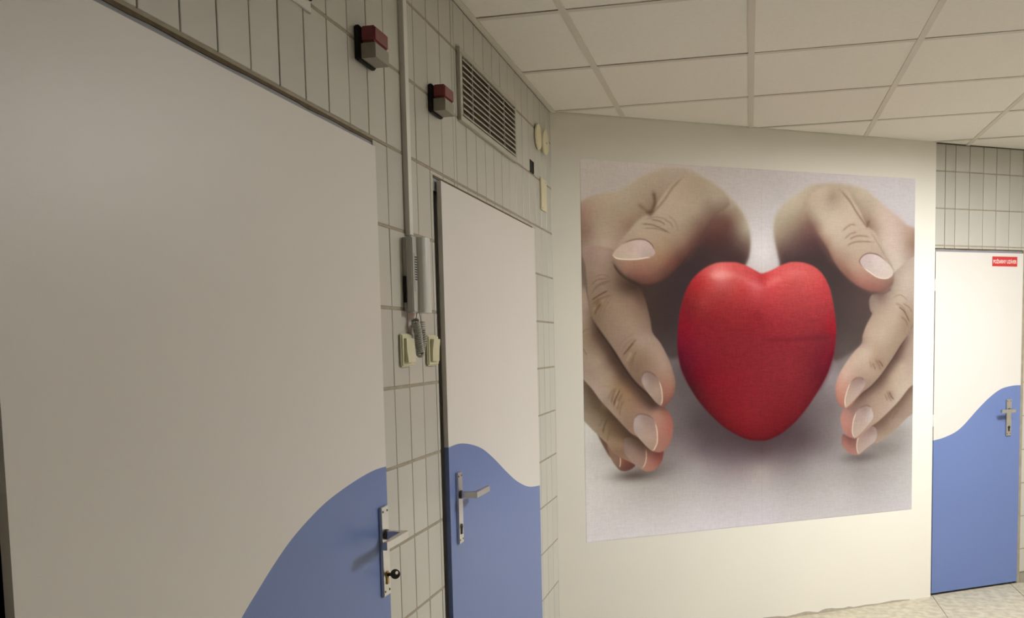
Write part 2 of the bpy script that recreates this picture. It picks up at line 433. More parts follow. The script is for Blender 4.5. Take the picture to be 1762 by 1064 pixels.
for z in (1.782, 1.018):
    bm = nb(); bx(bm, -0.017, 0.001, N3-0.012, N3+0.02, z-0.032, z+0.032); cyl(bm, (-0.008, N3-0.012, z-0.034), (-0.008, N3-0.012, z+0.034), 0.006, 12)
    obj('hinge', bm, 'door_white', door3)

def handle_set(parent, x, zc, y, sgn, key=False, w=0.042, zt=1.10, zb=0.877, lever_z=1.030, neck=0.052, length=0.125):
    """lock plate with lever; x: plate middle, y: leaf face (local), sgn: direction the lever points along x"""
    bm = nb(); bx(bm, x-w/2, x+w/2, y-0.008, y, zb, zt)
    pl = obj('handle_plate', bm, 'chrome', parent, bevel=0.0015)
    for sx in (-0.3, 0.3):
        for z in (zt-0.012, zb+0.012):
            bm = nb(); cyl(bm, (x+sx*w, y-0.0078, z), (x+sx*w, y-0.0088, z), 0.0028, 10); obj('screw', bm, 'dark_metal', pl)
    bm = nb(); cyl(bm, (x, y-0.0075, lever_z), (x, y-0.013, lever_z), 0.013, 20); obj('collar', bm, 'dark_metal', pl)
    h = 0.0095; t = 0.006
    bm = nb()
    yo = y-0.012-neck
    pts = [(x-sgn*0.008, y-0.012), (x+sgn*0.008, y-0.012), (x+sgn*0.009, yo+0.012), (x+sgn*length, yo+0.010), (x+sgn*length, yo-0.001), (x-sgn*0.008, yo)]
    prism_z(bm, pts, lever_z-h, lever_z+h)
    lv = obj('lever', bm, 'chrome', pl, bevel=0.0012)
    zk = lever_z-0.100
    bm = nb()
    cyl(bm, (x, y-0.0075, zk), (x, y-0.0105, zk), 0.0085, 16); bx(bm, x-0.005, x+0.005, y-0.0105, y-0.0075, zk-0.024, zk)
    cylo = obj('lock_cylinder', bm, 'brass' if key else 'dark_metal', pl)
    if key:
        bm = nb(); bx(bm, x-0.0012, x+0.0012, y-0.020, y-0.0105, zk-0.004, zk+0.004)
        n = 18; ring_o = [(y-0.029+0.0125*math.cos(2*math.pi*i/n), zk+0.0125*math.sin(2*math.pi*i/n)) for i in range(n)]
        ring_i = [(y-0.033+0.0040*math.cos(2*math.pi*i/n), zk+0.003+0.0045*math.sin(2*math.pi*i/n)) for i in range(n)]
        ang = 0.55
        def kv(p, d):   # turn the bow about the vertical axis a little
            yy = p[0]-(y-0.018); return (x + d*math.cos(ang) + yy*math.sin(ang)*-1*0.8, y-0.018 + yy*math.cos(ang)*1.0 + d*math.sin(ang), p[1])
        for d0 in (-0.0016, 0.0016):
            O = [bm.verts.new(kv(p, d0)) for p in ring_o]; I = [bm.verts.new(kv(p, d0)) for p in ring_i]
            if d0 < 0: O0, I0 = O, I
            for i in range(n): bm.faces.new((O[i], O[(i+1) % n], I[(i+1) % n], I[i]))
        for i in range(n):
            bm.faces.new((O0[i], O0[(i+1) % n], O[(i+1) % n], O[i])); bm.faces.new((I0[i], I0[(i+1) % n], I[(i+1) % n], I[i]))
        obj('key', bm, 'key_grey', pl)
    return pl
handle_set(door1, 1.990-D1['a0'], 1.0, -0.016, -1, key=True)
handle_set(door2, 2.563-D2['a0'], 1.0, -0.016, +1)
handle_set(door3, 2.838-D3['a0'], 1.0, N3-0.008, -1, w=0.04, zt=1.118, zb=0.902, lever_z=1.052, neck=0.038, length=0.10)

# fire door sign
sg = empty('door_sign', B(2.790, -(N3-0.008)+0.0002, 1.921), ANG)
tag(sg, 'small red sign with white capitals at the top of the fire door', 'sign')
bm = nb(); bx(bm, -0.0945, 0.0945, -0.0015, 0.0, -0.028, 0.028); obj('sign_plate', bm, 'sign_red', sg)
def lettering(txt, width, height, parent, mname, y, name='lettering'):
    cu = bpy.data.curves.new('txt', 'FONT'); cu.body = txt; cu.size = 1.0; cu.extrude = 0.0; cu.resolution_u = 3; cu.offset = 0.012
    to = bpy.data.objects.new('txt', cu); COL.objects.link(to)
    dg = bpy.context.evaluated_depsgraph_get(); dg.update()
    me = bpy.data.meshes.new_from_object(to.evaluated_get(dg)); bpy.data.objects.remove(to); bpy.data.curves.remove(cu)
    n = len(me.vertices); co = np.empty(n*3); me.vertices.foreach_get('co', co); co = co.reshape(-1, 3)
    mn, mx = co.min(0), co.max(0)
    out = np.zeros_like(co); out[:, 0] = ((co[:, 0]-mn[0])/(mx[0]-mn[0])-0.5)*width; out[:, 2] = ((co[:, 1]-mn[1])/(mx[1]-mn[1])-0.5)*height
    me.vertices.foreach_set('co', out.ravel()); me.update(); me.materials.clear()
    return obj(name, me, mname, parent, loc=(0, y, 0))
lettering('POŽIARNY UZÁVER', 0.176, 0.0265, sg, 'sign_white', -0.0019).location.z = 0.0015

# ------------------------------------------------------------------ alarm beacons
def beacon(a, z, label):
    r = empty('alarm_beacon', L(a, 0, z), R90)
    tag(r, label, 'alarm light', 'alarm beacons above the doors')
    bm = nb(); bx(bm, 0.0, 0.092, -0.014, 0.0, -0.040, 0.040); obj('base', bm, 'black_plastic_and_shade', r, bevel=0.003)
    bm = nb(); bx(bm, 0.006, 0.086, -0.050, -0.013, 0.001, 0.038); obj('red_lens', bm, 'red_lens', r, bevel=0.004, seg=3)
    bm = nb(); bx(bm, 0.006, 0.086, -0.050, -0.013, -0.036, -0.001); obj('clear_lens', bm, 'clear_lens', r, bevel=0.0015)
    return r
beacon(1.960, 2.203, 'red and clear alarm light above the wide foreground door')
beacon(2.440, 2.203, 'red and clear alarm light beside the vent grille')

# ------------------------------------------------------------------ cable trunking
ct = empty('cable_trunking', L(2.236, 0, 1.79), R90); tag(ct, 'thin white cable trunking running up from the intercom', 'trunking')
bm = nb(); bx(bm, 0, 0.024, -0.011, 0, 0, H-1.79-0.004); obj('channel', bm, 'trunking', ct)
bm = nb(); bx(bm, -0.0006, 0.0246, -0.0145, -0.0095, 0, H-1.79-0.004); obj('lid', bm, 'trunking', ct, bevel=0.0008)

# ------------------------------------------------------------------ intercom handset
ph = empty('intercom', L(2.207, 0, 1.683), R90); tag(ph, 'grey wall intercom with handset and coiled cord between the two doors', 'intercom')
bm = nb(); bx(bm, 0.004, 0.088, -0.012, 0, -0.098, 0.098); obj('back_plate', bm, 'phone_grey', ph, bevel=0.002)
bm = nb(); bx(bm, 0.0, 0.092, -0.030, -0.011, -0.102, 0.100); obj('body', bm, 'phone_grey', ph, bevel=0.003)
bm = nb(); bx(bm, 0.010, 0.031, -0.0312, -0.0298, -0.045, 0.055); fp = obj('front_panel', bm, 'phone_grey', ph, bevel=0.0005)
for k in range(10):
    bm = nb(); bx(bm, 0.0145, 0.028, -0.0318, -0.0308, 0.044-k*0.0066, 0.0472-k*0.0066); obj('speaker_slot', bm, 'black_plastic_and_shade', fp)
bm = nb(); n = 14
sec = [(0.034, -0.030), (0.034, -0.036)] + [(0.063-0.028*math.cos(math.pi*i/n), -0.037-0.017*math.sin(math.pi*i/n)) for i in range(1, n)] + [(0.092, -0.036), (0.092, -0.030)]
prism_z(bm, sec, -0.102, 0.100); obj('handset', bm, 'phone_light', ph, bevel=0.0)
bm = nb(); bx(bm, -0.0015, 0.002, -0.010, -0.003, -0.075, -0.005); obj('side_shadow_gap', bm, 'black_plastic_and_shade', ph)  # black strip painting the shadowed gap along the open side
def coil(p_path, r, turns, wire, n=14):
    pts = []; P_ = [Vector(p) for p in p_path]
    seg = [(P_[i+1]-P_[i]).length for i in range(len(P_)-1)]; tot = sum(seg); N = turns*n
    for k in range(N+1):
        d = tot*k/N; i = 0
        while i < len(seg)-1 and d > seg[i]: d -= seg[i]; i += 1
        p = P_[i].lerp(P_[i+1], d/seg[i]); tg = (P_[i+1]-P_[i]).normalized()
        a = Vector((0, 1, 0)); a = (a - tg*a.dot(tg)).normalized(); b = tg.cross(a); t = 2*math.pi*k/n
        pts.append(p + (a*math.cos(t)+b*math.sin(t))*r)
    return pts
bm = nb()
tube(bm, [(0.040, -0.022, -0.100), (0.036, -0.022, -0.115), (0.030, -0.022, -0.128)], 0.0013)
tube(bm, [(0.060, -0.022, -0.100), (0.066, -0.022, -0.112), (0.068, -0.022, -0.128)], 0.0013)
tube(bm, coil([(0.026, -0.022, -0.124), (0.034, -0.022, -0.132), (0.044, -0.022, -0.155), (0.050, -0.022, -0.185), (0.056, -0.022, -0.208), (0.064, -0.020, -0.214)], 0.0095, 19, 0.0016, 12), 0.0024, 6)
tube(bm, coil([(0.066, -0.024, -0.124), (0.064, -0.026, -0.15), (0.068, -0.026, -0.18), (0.064, -0.020, -0.214)], 0.0090, 15, 0.0016, 12), 0.0024, 6)
obj('coiled_cord', bm, 'cord_grey', ph, smooth=True)

# ------------------------------------------------------------------ switches
def switch(a, z, label, tilt):
    r = empty('light_switch', L(a, 0, z), R90); tag(r, label, 'switch', 'ivory light switches under the intercom')
    bm = nb(); bx(bm, -0.042, 0.042, -0.010, 0, -0.044, 0.044); obj('cover_frame', bm, 'switch_ivory', r, bevel=0.004, seg=3)
    bm = nb(); prism_pts = [(-0.009, -0.032), (-0.019-0.004*tilt, -0.032), (-0.0175, 0.0), (-0.019+0.004*tilt, 0.032), (-0.009, 0.032)]
    A = [bm.verts.new((-0.027, p[0], p[1])) for p in prism_pts]; Bq = [bm.verts.new((0.027, p[0], p[1])) for p in prism_pts]
    m_ = len(A); bm.faces.new(A); bm.faces.new(list(reversed(Bq)))
    for i in range(m_): bm.faces.new((A[i], Bq[i], Bq[(i+1) % m_], A[(i+1) % m_]))
    obj('rocker', bm, 'switch_ivory', r, bevel=0.0008)
switch(2.209, 1.481, 'ivory rocker switch left of the coiled cord', 0.6)
switch(2.402, 1.479, 'ivory rocker switch half hidden behind the coiled cord', -0.6)

# ------------------------------------------------------------------ vent grille
vg = empty('vent_grille', L(VENT[0], 0, VENT[2]), R90); tag(vg, 'wide metal vent grille high on the tiled wall', 'vent')
vw, vh, fr = VENT[1]-VENT[0], VENT[3]-VENT[2], 0.024
bm = nb()
for (a, b, c, d) in ((0, vw, 0, fr*0.8), (0, vw, vh-fr*0.8, vh), (0, fr, fr*0.8, vh-fr*0.8), (vw-fr, vw, fr*0.8, vh-fr*0.8)):
    bx(bm, a, b, -0.012, 0.0, c, d)
obj('frame', bm, 'grille_metal', vg, bevel=0.0015)
bm = nb(); bx(bm, 0.002, vw-0.002, -0.0012, -0.0002, 0.002, vh-0.002); obj('dark_backing', bm, 'grille_dark', vg)
ns = 10; ih = vh-1.6*fr
for k in range(ns):
    z = fr*0.8 + ih*(k+0.5)/ns; bm = nb()
    A = [bm.verts.new((fr, y, zz)) for (y, zz) in ((-0.0125, z-0.0075), (-0.0150, z-0.0045), (-0.0045, z+0.0060), (-0.0020, z+0.003))]
    Bq = [bm.verts.new((vw-fr, v.co.y, v.co.z)) for v in A]
    bm.faces.new(A); bm.faces.new(list(reversed(Bq)))
    for i in range(4): bm.faces.new((A[i], Bq[i], Bq[(i+1) % 4], A[(i+1) % 4]))
    obj('slat', bm, 'grille_metal', vg)
for k in range(1, 4):
    x = fr + (vw-2*fr)*(k-0.42)/3.35; bm = nb(); bx(bm, x-0.003, x+0.003, -0.010, -0.002, fr*0.8, vh-fr*0.8); obj('upright_bar', bm, 'grille_metal', vg)

# ------------------------------------------------------------------ cover discs, plate, wall box
def disc(a, z, r_, off, label, hole):
    r = empty('cover_disc', L(a, 0, z), R90); tag(r, label, 'cover plate', 'round cover plates near the corner')
    bm = nb(); cyl(bm, (0, 0, 0), (0, -off, 0), r_*0.8, 28); obj('rim', bm, 'ivory', r)
    bm = nb(); cyl(bm, (0, -off, 0), (0, -off-0.006, 0), r_, 36, r_*0.95); obj('cover', bm, 'ivory', r)
    if hole:
        bm = nb(); cyl(bm, (0.004, -off-0.0058, -0.004), (0.004, -off-0.0068, -0.004), 0.0035, 10); obj('screw', bm, 'black_plastic_and_shade', r)
disc(3.775, 2.390, 0.055, 0.006, 'round ivory cover plate nearer the vent grille', False)
disc(3.875, 2.388, 0.055, 0.0135, 'round ivory cover plate with a small centre screw nearer the corner', True)
bl = empty('blank_plate', L(3.868, 0, 2.155), R90); tag(bl, 'upright ivory blank plate below the round covers near the corner', 'cover plate')
bm = nb(); bx(bm, -0.054, 0.054, -0.007, 0, -0.070, 0.070); obj('plate', bm, 'ivory', bl, bevel=0.0015)
for z in (0.058, -0.060):
    bm = nb(); cyl(bm, (0.03*(1 if z > 0 else -1), -0.0068, z), (0.03*(1 if z > 0 else -1), -0.0076, z), 0.003, 10); obj('screw', bm, 'dark_metal', bl)
jb = empty('junction_box', L(3.673, 0, 2.2435), R90); tag(jb, 'small open black box in the tiles below the round covers', 'wall box')
bm = nb()
for (a, b, c, d) in ((-0.033, 0.033, -0.0245, -0.0215), (-0.033, 0.033, 0.0215, 0.0245), (-0.033, -0.030, -0.0215, 0.0215), (0.030, 0.033, -0.0215, 0.0215)):
    bx(bm, a, b, -0.002, 0.0034, c, d)
obj('box_rim', bm, 'black_plastic_and_shade', jb)
bm = nb(); bx(bm, -0.032, 0.032, 0.0005, 0.0033, -0.023, 0.023); obj('box_back', bm, 'black_plastic_and_shade', jb)

# white wall box whose lower corner shows at the top edge of the view
wb = empty('wall_sign', L(1.747, 0, 2.191), R90); tag(wb, 'white sign whose lower corner shows above the wide foreground door', 'sign')
bm = nb(); prism(bm, [(-0.36, 0.0), (0.0, 0.0), (-0.006, 0.012), (-0.006, 0.16), (-0.36, 0.16)], -0.006, 0.0); obj('plate', bm, 'white_plastic', wb, bevel=0.001)
bm = nb(); bx(bm, -0.022, -0.008, -0.012, -0.006, 0.022, 0.05); obj('clip', bm, 'black_plastic_and_shade', wb, bevel=0.001)

# ------------------------------------------------------------------ the printed mural: colours are painted onto the vertices of two fine sheets
BG = [(7,32,158,148,142),(156,66,160,150,146),(310,2,165,154,150),(725,38,170,160,156),(996,54,178,168,166),(995,258,198,188,187),(995,436,225,214,212),(927,173,185,174,172),(1100,107,182,172,170),(1314,23,192,182,182),(1611,24,202,192,193),(1921,74,205,195,197),(1923,199,210,200,202),(520,1020,96,85,85),(568,1168,94,83,83),(502,1253,104,93,93),(617,1288,82,70,71),(751,1384,90,76,80),(993,1444,95,75,80),(1245,1412,100,86,88),(1430,1234,125,112,112),(1429,1078,150,138,140),(1485,1000,135,122,120),(1319,1354,110,96,98),(1469,1362,140,128,128),(517,1400,125,112,112),(615,1495,150,138,138),(993,1551,164,150,146),(1319,1542,158,146,145),(1470,1520,165,154,153),(1624,1594,165,155,152),(1860,1511,180,172,168),(1939,1386,200,192,188),(1943,1681,205,198,195),(614,1646,185,176,174),(993,1674,190,180,180),(1509,1714,196,187,186),(1904,1794,212,203,206),(993,1797,208,198,204),(449,1632,178,170,166),(288,1620,178,170,165),(43,1402,185,178,172),(30,1287,195,188,182),(102,1519,192,185,180),(69,1660,200,192,190),(66,1804,204,195,197),(286,1765,203,194,195),(613,1764,206,197,200),(354,1478,140,128,124),(451,1486,140,130,128),(994,914,90,75,76),(619,1023,105,92,94),(536,1094,92,82,81),(525,1196,98,87,87),(485,1326,108,97,97),(666,1410,100,87,90),(819,1463,112,96,100),(1172,1486,118,104,106),(1394,1452,136,124,124),(784,1598,168,156,156),(1246,1632,172,162,160)]
OPS = [
 ('blob',264,1526,110,28,(70,58,52),0.75),
 ('blob',354,1496,125,40,(95,84,80),0.5),
 ('fill',[(-41,242),(13,195),(64,171),(139,151),(203,137),(262,102),(340,59),(419,27),(498,12),(588,22),(650,52),(742,95),(832,165),(896,238),(926,313),(930,392),(909,472),(755,674),(427,674),(175,785),(-51,782)],9.6,[(18,248,140,112,100),(49,207,150,130,115),(124,189,158,140,122),(215,187,158,142,125),(308,141,155,138,122),(402,82,155,138,122),(514,36,158,142,130),(610,58,160,142,128),(370,195,138,118,101),(291,266,140,118,100),(244,309,138,113,98),(183,242,152,134,116),(92,314,150,132,115),(31,344,128,105,92),(120,396,165,145,130),(59,452,150,132,120),(13,507,110,95,85),(791,280,100,70,62),(724,324,90,58,54),(673,383,75,52,50),(858,233,150,130,112),(902,305,165,150,132),(909,378,120,98,88),(875,438,78,58,55),(756,440,70,52,52),(623,472,62,48,50),(824,352,95,70,65),(791,179,160,143,125),(885,276,160,143,125),(466,64,156,140,125)],[]),
 ('fill',[(240,532),(461,530),(591,414),(673,412),(790,468),(756,556),(563,674),(529,788),(518,938),(456,952),(361,878),(316,730),(270,616)],12.5,[(333,616,66,52,46),(458,787,60,48,48),(457,918,74,62,62),(623,514,60,47,49),(492,615,58,46,47),(362,786,64,50,46),(723,470,68,52,52)],[]),
 ('fill',[(69,1312),(99,1334),(129,1372),(144,1420),(131,1424),(104,1382)],3.7,[(104,1372,98,74,62)],[]),
 ('fill',[(117,1354),(150,1402),(190,1427),(243,1458),(268,1476),(246,1494),(214,1502),(183,1494),(152,1459),(131,1418)],3.0,[(153,1422,128,100,84),(171,1462,122,95,80),(202,1454,122,78,66),(243,1478,95,60,52),(208,1492,100,66,58)],[]),
 ('stroke',[(187,1430),(188,1456),(183,1482)],2.7,(208,180,158),0.9),
 ('fill',[(-55,1004),(-2,1039),(42,1088),(138,1202),(245,1314),(292,1344),(368,1392),(422,1402),(418,1454),(395,1490),(360,1511),(318,1508),(284,1482),(243,1459),(184,1427),(141,1394),(123,1364),(90,1334),(39,1285),(-6,1237),(-59,1186)],2.9,[(11,1118,120,104,88),(16,1208,138,122,106),(62,1176,106,88,70),(75,1267,132,114,96),(122,1236,102,82,64),(167,1280,108,86,66),(136,1336,140,116,94),(197,1368,136,108,88),(229,1326,86,64,52),(181,1410,135,108,90),(243,1434,132,102,86),(338,1454,150,105,92),(386,1428,118,66,60),(370,1488,155,102,90)],[]),
 ('stroke',[(96,1308),(106,1271),(128,1228)],3.8,(92,72,54),0.8),
 ('stroke',[(120,1350),(127,1316),(143,1279)],4.7,(112,88,68),0.5),
 ('stroke',[(78,1275),(94,1239)],4.8,(108,88,70),0.5),
 ('fill',[(213,1340),(238,1336),(279,1350),(317,1384),(329,1404),(329,1436),(322,1470),(306,1498),(280,1482),(237,1446),(212,1412),(207,1374)],2.1,[(238,1356,120,97,90),(259,1408,138,112,100),(297,1394,120,92,84),(290,1460,146,118,106),(222,1390,136,114,108)],[]),
 ('stroke',[(328,1398),(329,1436),(322,1470),(306,1495)],2.5,(214,184,164),0.9),
 ('stroke',[(-11,1033),(54,1108),(138,1208),(229,1306),(304,1366),(380,1416)],33.0,(74,56,44),0.8),
 ('blob',47,1148,60,60,(92,76,60),0.45),
 ('blob',173,1300,62,40,(84,64,48),0.4),
 ('blob',166,1404,56,28,(110,84,66),0.4),
 ('fill',[(-12,454),(31,672),(48,742),(119,851),(173,920),(249,1035),(342,1130),(415,1182),(453,1216),(476,1263),(478,1316),(465,1368),(438,1406),(406,1420),(367,1412),(329,1384),(286,1338),(245,1314),(193,1261),(138,1202),(84,1144),(42,1088),(-2,1039),(-55,976),(-45,454)],2.9,[(13,535,116,97,89),(14,617,145,124,110),(9,728,150,129,114),(23,811,133,112,95),(59,831,108,87,73),(21,894,140,120,103),(81,952,150,129,112),(34,1006,147,126,112),(112,896,104,82,69),(157,954,85,63,54),(141,1023,145,122,105),(202,1025,92,69,58),(124,1122,155,133,120),(171,1082,143,116,92),(216,1126,145,114,89),(263,1128,126,97,78),(326,1158,104,77,65),(373,1180,77,54,47),(200,1210,145,120,101),(246,1269,135,108,92),(247,1198,143,114,94),(325,1202,135,105,92),(389,1218,155,117,101),(444,1228,145,94,82),(453,1294,160,101,89),(452,1368,155,105,92),(419,1402,155,108,94)],[]),
 ('stroke',[(36,728),(83,817),(143,902),(209,1000),(276,1082),(351,1154),(421,1192)],30.0,(72,54,46),0.85),
 ('stroke',[(0,454),(7,535),(14,617)],14.4,(104,88,78),0.7),
 ('blob',176,1152,34,38,(122,96,74),0.5),
 ('blob',108,1162,24,38,(132,112,94),0.4),
 ('stroke',[(170,1090),(151,1128),(145,1162)],6.5,(110,84,66),0.6),
 ('stroke',[(207,1114),(182,1158),(175,1198)],5.8,(112,86,68),0.6),
 ('stroke',[(183,1102),(163,1152)],7.2,(168,142,120),0.5),
 ('stroke',[(157,1178),(163,1152),(176,1126),(192,1096)],4.2,(92,68,52),0.85),
 ('stroke',[(187,1228),(191,1190),(210,1154)],5.5,(118,92,74),0.55),
 ('stroke',[(126,1150),(139,1118),(164,1090)],5.9,(120,98,78),0.5),
 ('stroke',[(169,1180),(179,1152)],6.3,(172,146,126),0.6),
 ('stroke',[(21,928),(0,894)],4.3,(110,92,76),0.5),
 ('stroke',[(-7,824),(17,805),(47,803)],3.7,(110,92,76),0.6),
 ('fill',[(284,1226),(309,1224),(341,1234),(369,1252),(382,1279),(391,1320),(390,1370),(377,1398),(361,1410),(329,1384),(289,1342),(267,1312),(261,1282),(268,1242)],2.4,[(287,1257,165,146,140),(318,1244,148,125,116),(356,1269,150,124,116),(324,1302,164,138,126),(355,1348,168,140,126),(348,1386,160,134,118),(280,1294,162,142,135)],[]),
 ('stroke',[(268,1242),(284,1226),(312,1224),(344,1234),(372,1252)],3.7,(105,80,70),0.6),
 ('stroke',[(379,1267),(389,1312),(390,1364),(377,1396),(364,1410)],2.8,(226,200,182),0.95),
 ('fill',[(9,412),(165,422),(216,533),(271,577),(314,616),(338,678),(359,758),(371,824),(412,874),(450,940),(478,1007),(494,1072),(487,1126),(460,1170),(421,1192),(380,1166),(342,1122),(295,1082),(249,1035),(209,978),(173,920),(119,851),(71,789),(45,742),(31,672),(27,590),(22,507)],3.3,[(120,438,155,131,117),(44,452,141,118,108),(103,534,142,120,106),(51,562,133,111,97),(117,617,133,111,95),(177,674,141,118,100),(254,674,131,106,90),(301,650,101,75,64),(224,588,94,72,61),(203,547,103,81,68),(145,756,136,113,97),(69,756,120,99,82),(253,771,148,124,106),(337,786,139,115,99),(205,869,141,118,103),(128,840,133,111,95),(298,871,157,133,117),(355,843,155,130,117),(266,956,131,106,88),(219,956,136,112,97),(329,944,141,115,97),(392,916,161,135,118),(424,988,164,136,121),(359,1015,141,112,97),(296,1042,124,99,84),(455,1047,159,124,106),(477,1120,157,108,93),(447,1170,141,94,82),(448,1100,157,109,94)],[(30,21.0,0.2)]),
 ('blob',251,916,44,48,(138,112,90),0.4),
 ('stroke',[(229,916),(260,876),(280,854)],6.7,(110,88,70),0.55),
 ('stroke',[(228,962),(254,916)],7.3,(166,144,124),0.5),
 ('stroke',[(240,995),(259,950),(282,912)],5.5,(112,90,72),0.55),
 ('stroke',[(173,908),(217,856),(274,825)],5.9,(128,108,90),0.4),
 ('stroke',[(56,617),(99,584),(148,572)],4.6,(104,84,68),0.6),
 ('stroke',[(49,686),(98,656),(153,640)],4.6,(100,80,62),0.55),
 ('stroke',[(55,712),(116,662)],6.3,(160,140,120),0.4),
 ('blob',277,594,69,38,(60,46,40),0.75),
 ('stroke',[(49,664),(86,642),(135,617)],3.2,(82,62,46),0.9),
 ('stroke',[(48,592),(81,567),(133,561)],3.2,(110,90,72),0.75),
 ('stroke',[(44,640),(81,600),(139,578)],3.2,(112,92,74),0.7),
 ('stroke',[(63,556),(106,542),(148,556)],2.9,(115,96,80),0.6),
 ('blob',82,684,18,27,(108,82,58),0.7),
 ('stroke',[(66,732),(76,706),(98,678)],4.6,(92,70,54),0.7),
 ('stroke',[(102,742),(121,696),(153,650)],3.8,(120,100,82),0.5),
 ('stroke',[(78,750),(103,696),(141,640)],3.4,(118,98,80),0.45),
 ('stroke',[(210,932),(235,904),(270,868)],3.4,(92,70,54),0.85),
 ('stroke',[(243,1026),(256,984),(269,934)],4.1,(118,94,76),0.6),
 ('stroke',[(204,910),(229,876),(267,848)],4.9,(122,102,84),0.4),
 ('stroke',[(45,747),(83,806),(143,886),(209,984),(270,1064),(345,1130),(409,1182)],6.5,(58,43,38),0.85),
 ('fill',[(331,1015),(353,1018),(385,1039),(407,1066),(419,1110),(422,1162),(412,1186),(383,1166),(345,1124),(317,1084),(308,1057),(312,1031)],2.5,[(334,1032,140,118,112),(365,1050,138,114,105),(352,1088,154,130,118),(390,1108,160,136,122),(396,1156,152,128,114),(324,1060,158,138,132)],[]),
 ('stroke',[(308,1048),(318,1023),(337,1015),(366,1024),(394,1048)],3.6,(108,82,72),0.7),
 ('stroke',[(404,1064),(417,1108),(420,1156),(412,1182)],2.7,(222,196,176),0.95),
 ('fill',[(159,450),(168,422),(212,371),(259,320),(306,274),(356,242),(388,211),(433,155),(481,100),(530,64),(588,47),(666,66),(758,116),(811,167),(791,201),(731,232),(677,292),(634,356),(585,420),(539,472),(493,518),(444,559),(381,585),(318,588),(256,563),(210,530),(174,489)],6.5,[(529,131,165,145,128),(626,99,155,138,118),(741,151,160,142,125),(675,168,152,134,118),(625,228,155,136,118),(708,216,132,110,96),(496,217,168,148,130),(560,300,150,130,112),(631,293,122,96,84),(432,262,165,145,128),(384,292,160,140,124),(463,332,158,136,118),(543,372,138,110,94),(585,385,110,78,68),(336,336,165,145,125),(446,418,150,122,100),(398,474,148,112,92),(461,474,125,85,72),(519,458,100,66,58),(241,499,150,112,95),(318,517,140,98,85),(381,551,115,78,68),(189,478,150,120,105),(277,566,108,74,64),(445,530,100,68,60),(258,365,160,140,122)],[(100,17.6,0.18)]),
 ('stroke',[(657,316),(608,399),(552,472)],22.3,(96,62,56),0.45),
 ('blob',744,272,84,48,(105,75,66),0.4),
 ('stroke',[(549,58),(491,111),(445,172),(401,219),(363,250)],7.0,(118,98,80),0.6),
 ('stroke',[(383,137),(390,193),(366,248)],10.8,(88,68,52),0.75),
 ('stroke',[(298,200),(338,227),(359,248)],9.0,(110,88,70),0.55),
 ('blob',363,240,16,14,(78,58,46),0.7),
 ('stroke',[(318,296),(384,300),(476,337)],3.8,(115,92,76),0.75),
 ('stroke',[(369,272),(416,280),(447,296)],3.4,(115,92,76),0.7),
 ('stroke',[(438,268),(473,286),(489,308)],4.4,(130,106,88),0.6),
 ('stroke',[(330,316),(400,316),(460,334)],3.4,(125,102,86),0.6),
 ('stroke',[(461,248),(502,282),(517,330)],6.0,(140,118,100),0.5),
 ('stroke',[(337,273),(394,260),(451,268)],3.5,(130,108,90),0.5),
 ('fill',[(162,450),(181,422),(218,393),(261,376),(305,369),(342,374),(373,396),(389,424),(382,446),(344,456),(288,466),(226,466),(186,462)],2.4,[(186,444,178,158,142),(258,416,184,161,149),(320,397,188,166,160),(360,418,180,158,150),(288,448,190,168,155),(341,442,176,152,146)],[]),
 ('stroke',[(218,393),(261,376),(305,369),(342,374),(373,396),(389,426)],3.2,(104,80,68),0.8),
 ('stroke',[(162,450),(186,464),(235,468),(291,466),(341,458),(366,456)],3.2,(228,206,186),0.95),
 ('stroke',[(161,484),(197,533),(252,571),(302,591)],6.5,(60,44,38),0.7),
 ('blob',1623,1520,116,28,(96,84,80),0.7),
 ('blob',1760,1474,160,52,(125,113,108),0.6),
 ('blob',1879,1398,104,52,(150,138,132),0.5),
 ('fill',[(1111,487),(1086,404),(1069,330),(1069,272),(1086,220),(1136,165),(1207,119),(1278,76),(1340,58),(1424,51),(1498,51),(1573,58),(1649,75),(1707,112),(1785,163),(1864,209),(1932,256),(2025,304),(2032,803),(1694,800),(1674,674),(1464,612),(1316,567),(1136,538)],10.5,[(1118,240,175,158,138),(1083,316,165,145,125),(1100,389,125,100,90),(1136,434,90,68,66),(1207,163,185,168,148),(1189,252,160,140,120),(1261,265,140,112,98),(1297,309,110,78,74),(1243,341,105,78,74),(1297,385,85,62,62),(1207,432,85,65,65),(1389,430,75,58,58),(1426,474,72,58,57),(1611,102,190,172,152),(1688,144,188,168,150),(1574,133,170,150,130),(1631,208,165,142,124),(1658,264,140,110,92),(1727,220,195,172,155),(1845,248,205,178,165),(1806,296,210,185,172),(1944,292,185,155,138),(1965,356,160,130,112),(1885,357,200,175,160),(1768,360,205,182,166),(1867,452,212,192,176),(1828,547,205,185,168),(1927,514,200,178,165),(1969,610,190,170,155),(1810,642,150,125,110),(1731,626,105,82,76)],[]),
 ('fill',[(1111,482),(1316,424),(1407,422),(1539,534),(1654,611),(1701,674),(1694,752),(1641,894),(1523,968),(1444,978),(1428,797),(1390,581)],14.0,[(1207,492,74,58,58),(1427,550,70,57,56),(1540,736,80,66,64),(1523,924,94,80,76),(1465,797,76,63,62),(1635,674,88,70,66),(1617,830,86,72,68)],[]),
